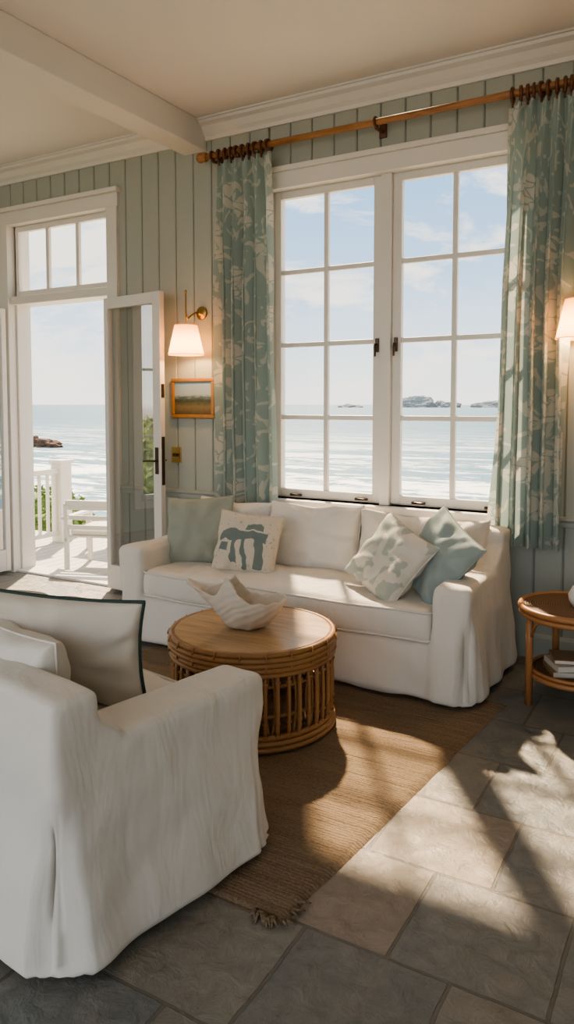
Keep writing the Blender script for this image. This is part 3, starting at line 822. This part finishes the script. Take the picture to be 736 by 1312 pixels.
def bush(name,c,r,n,seed,ls=1):
    rnd=random.Random(seed); bm=bmesh.new()
    for _ in range(n):
        u=Vector((rnd.gauss(0,1),rnd.gauss(0,1),rnd.gauss(0,1))).normalized()*rnd.uniform(.75,1.0)
        p=Vector((c[0]+u.x*r[0],c[1]+u.y*r[1],c[2]+u.z*r[2]))
        q=Euler((rnd.uniform(0,6),rnd.uniform(0,6),rnd.uniform(0,6))).to_matrix(); s=rnd.uniform(.04,.09)*ls
        vs=[bm.verts.new(p+q@Vector(a)*s) for a in ((-.3,0,0),(0,-1,.1),(.3,0,0),(0,1,.1))]
        bm.faces.new(vs)
    ell(bm,c,(r[0]*.8,r[1]*.8,r[2]*.8))
    finish(name,bm,m_leaf)
bush('added_bush',(-7.6,6.9,-.35),(.7,.6,.55),1800,1)
bush('added_bush',(-8.6,7.6,-.3),(.9,.7,.6),1800,2)
bush('added_bush',(-6.6,7.3,-.75),(.6,.5,.4),1200,3)
bush('added_bush',(-10.5,-.6,.2),(1.2,1.6,1.2),2500,4,2)  # unseen greenery added to show up in the door glass reflection
bush('added_bush',(-11.5,-3.0,.6),(1.5,1.8,2.0),2500,5,2)  # second unseen bush, added for the same reflection
boxes('ground_garden_lawn',[(-16,XL-.16,-8,4.6,-.30,-.15)],m_leaf)
bm=bmesh.new()
prof=[(6.3,-1.0),(8,-1.3),(14,-3.0),(22,-4.6),(30,-5.3)]
A=[bm.verts.new((-60,y,z)) for y,z in prof];B=[bm.verts.new((60,y,z)) for y,z in prof]
for i in range(4): bm.faces.new((A[i],B[i],B[i+1],A[i+1]))
finish('ground_beach',bm,m_sand)
bm=bmesh.new(); bmesh.ops.create_grid(bm,x_segments=2,y_segments=2,size=1)
for v in bm.verts: v.co=Vector((v.co.x*9000,22+(v.co.y+1)*4500,-5))
finish('ground_sea',bm,m_sea)
def rocky(name,loc,size,seed,mat,sub=4,rough=.45):
    bm=bmesh.new(); bmesh.ops.create_icosphere(bm,subdivisions=sub,radius=1)
    for v in bm.verts:
        p=v.co.copy(); k=1+rough*noise.fractal(p*1.6+Vector((seed,seed,0)),1,2,4)
        v.co=Vector((p.x*size[0]*k,p.y*size[1]*k,p.z*size[2]*k))
    finish(name,bm,mat,None,False,loc)
rocky('sea_rocks',(-88,79,-5.0),(2.8,1.6,1.1),1.0,m_rock); rocky('sea_rocks',(-91.5,79,-5.0),(2.6,1.6,1.6),2.0,m_rock)
rocky('headland_island',(-520,1420,-8),(48,30,22),4.0,m_head,5,.4); rocky('headland_island',(-465,1440,-8),(30,20,15),5.0,m_head,5,.4); rocky('headland_island',(-362,1460,-8),(60,25,15),6.0,m_head,5,.3)
rocky('headland_island',(-640,1360,-7),(24,20,8),7.0,m_head,5,.4)

# ------------------------------------------------------------ light
sun=bpy.data.lights.new('sun','SUN'); sun.energy=9.5; sun.angle=radians(1.8); sun.color=(1,.80,.58)
so=bpy.data.objects.new('sun',sun); COL.objects.link(so)
so.rotation_euler=Vector((.54,-.85,-1.00)).to_track_quat('-Z','Y').to_euler(); so.location=(-6,12,10)
w=bpy.data.worlds.new('coastal_sky'); scene.world=w; w.use_nodes=True; nt=w.node_tree; nt.nodes.clear()
N=nt.nodes.new; Lk=nt.links.new
tc=N('ShaderNodeTexCoord'); sp=N('ShaderNodeSeparateXYZ'); Lk(tc.outputs['Generated'],sp.inputs[0])
rp=N('ShaderNodeValToRGB'); e=rp.color_ramp.elements
e[0].position=0; e[0].color=(.62,.54,.46,1); e[1].position=1; e[1].color=(.52,.53,.56,1)
for p,c in ((.495,(.60,.54,.47)),(.50,(.98,.97,.95)),(.535,(.74,.84,.94)),(.58,(.46,.66,.91)),(.66,(.27,.49,.82))):
    k=e.new(p); k.color=(*c,1)
mr=N('ShaderNodeMath'); mr.operation='MULTIPLY_ADD'; mr.inputs[1].default_value=.5; mr.inputs[2].default_value=.5
Lk(sp.outputs['Z'],mr.inputs[0]); Lk(mr.outputs[0],rp.inputs['Fac'])
mp=N('ShaderNodeMapping'); mp.inputs['Scale'].default_value=(1,1,3.0); Lk(tc.outputs['Generated'],mp.inputs['Vector'])
nz=N('ShaderNodeTexNoise'); nz.inputs['Scale'].default_value=5; nz.inputs['Detail'].default_value=9; nz.inputs['Roughness'].default_value=.62; nz.inputs['Distortion'].default_value=.5
Lk(mp.outputs['Vector'],nz.inputs['Vector'])
cr=N('ShaderNodeValToRGB'); cr.color_ramp.elements[0].position=.46; cr.color_ramp.elements[1].position=.58; Lk(nz.outputs['Fac'],cr.inputs['Fac'])
up=N('ShaderNodeMath'); up.operation='GREATER_THAN'; up.inputs[1].default_value=0; Lk(sp.outputs['Z'],up.inputs[0])
mu=N('ShaderNodeMath'); mu.operation='MULTIPLY'; Lk(cr.outputs['Color'],mu.inputs[0]); Lk(up.outputs[0],mu.inputs[1])
mx=N('ShaderNodeMix'); mx.data_type='RGBA'; Lk(mu.outputs[0],mx.inputs[0]); Lk(rp.outputs['Color'],mx.inputs[6]); mx.inputs[7].default_value=(1,.97,.93,1)
st1=N('ShaderNodeMapRange'); st1.inputs['From Min'].default_value=.1; st1.inputs['From Max'].default_value=-.6; st1.inputs['To Min'].default_value=1.35; st1.inputs['To Max'].default_value=1.75; Lk(sp.outputs['Y'],st1.inputs['Value'])  # sky strength raised behind the camera as added fill for the room
bg=N('ShaderNodeBackground'); Lk(st1.outputs[0],bg.inputs[1]); Lk(mx.outputs[2],bg.inputs[0])
wo=N('ShaderNodeOutputWorld'); Lk(bg.outputs[0],wo.inputs[0])

# ------------------------------------------------------------ camera
cam=bpy.data.cameras.new('camera'); co=bpy.data.objects.new('camera',cam); COL.objects.link(co); scene.camera=co
co.location=(0,0,1.5); th_=radians(3.5)
co.rotation_euler=(radians(90)-th_,0,radians(30))
cam.sensor_fit='AUTO'; cam.sensor_width=36; cam.lens=945/1312*36
cam.shift_y=-(656-(518+945*tan(th_)))/1312
cam.clip_end=20000; cam.clip_start=.05
scene.view_settings.view_transform='AgX'
scene.view_settings.look='AgX - Medium High Contrast'
scene.view_settings.exposure=.42
try:
    scene.view_settings.use_white_balance=True
    scene.view_settings.white_balance_temperature=6900
except Exception as ex: print(ex)
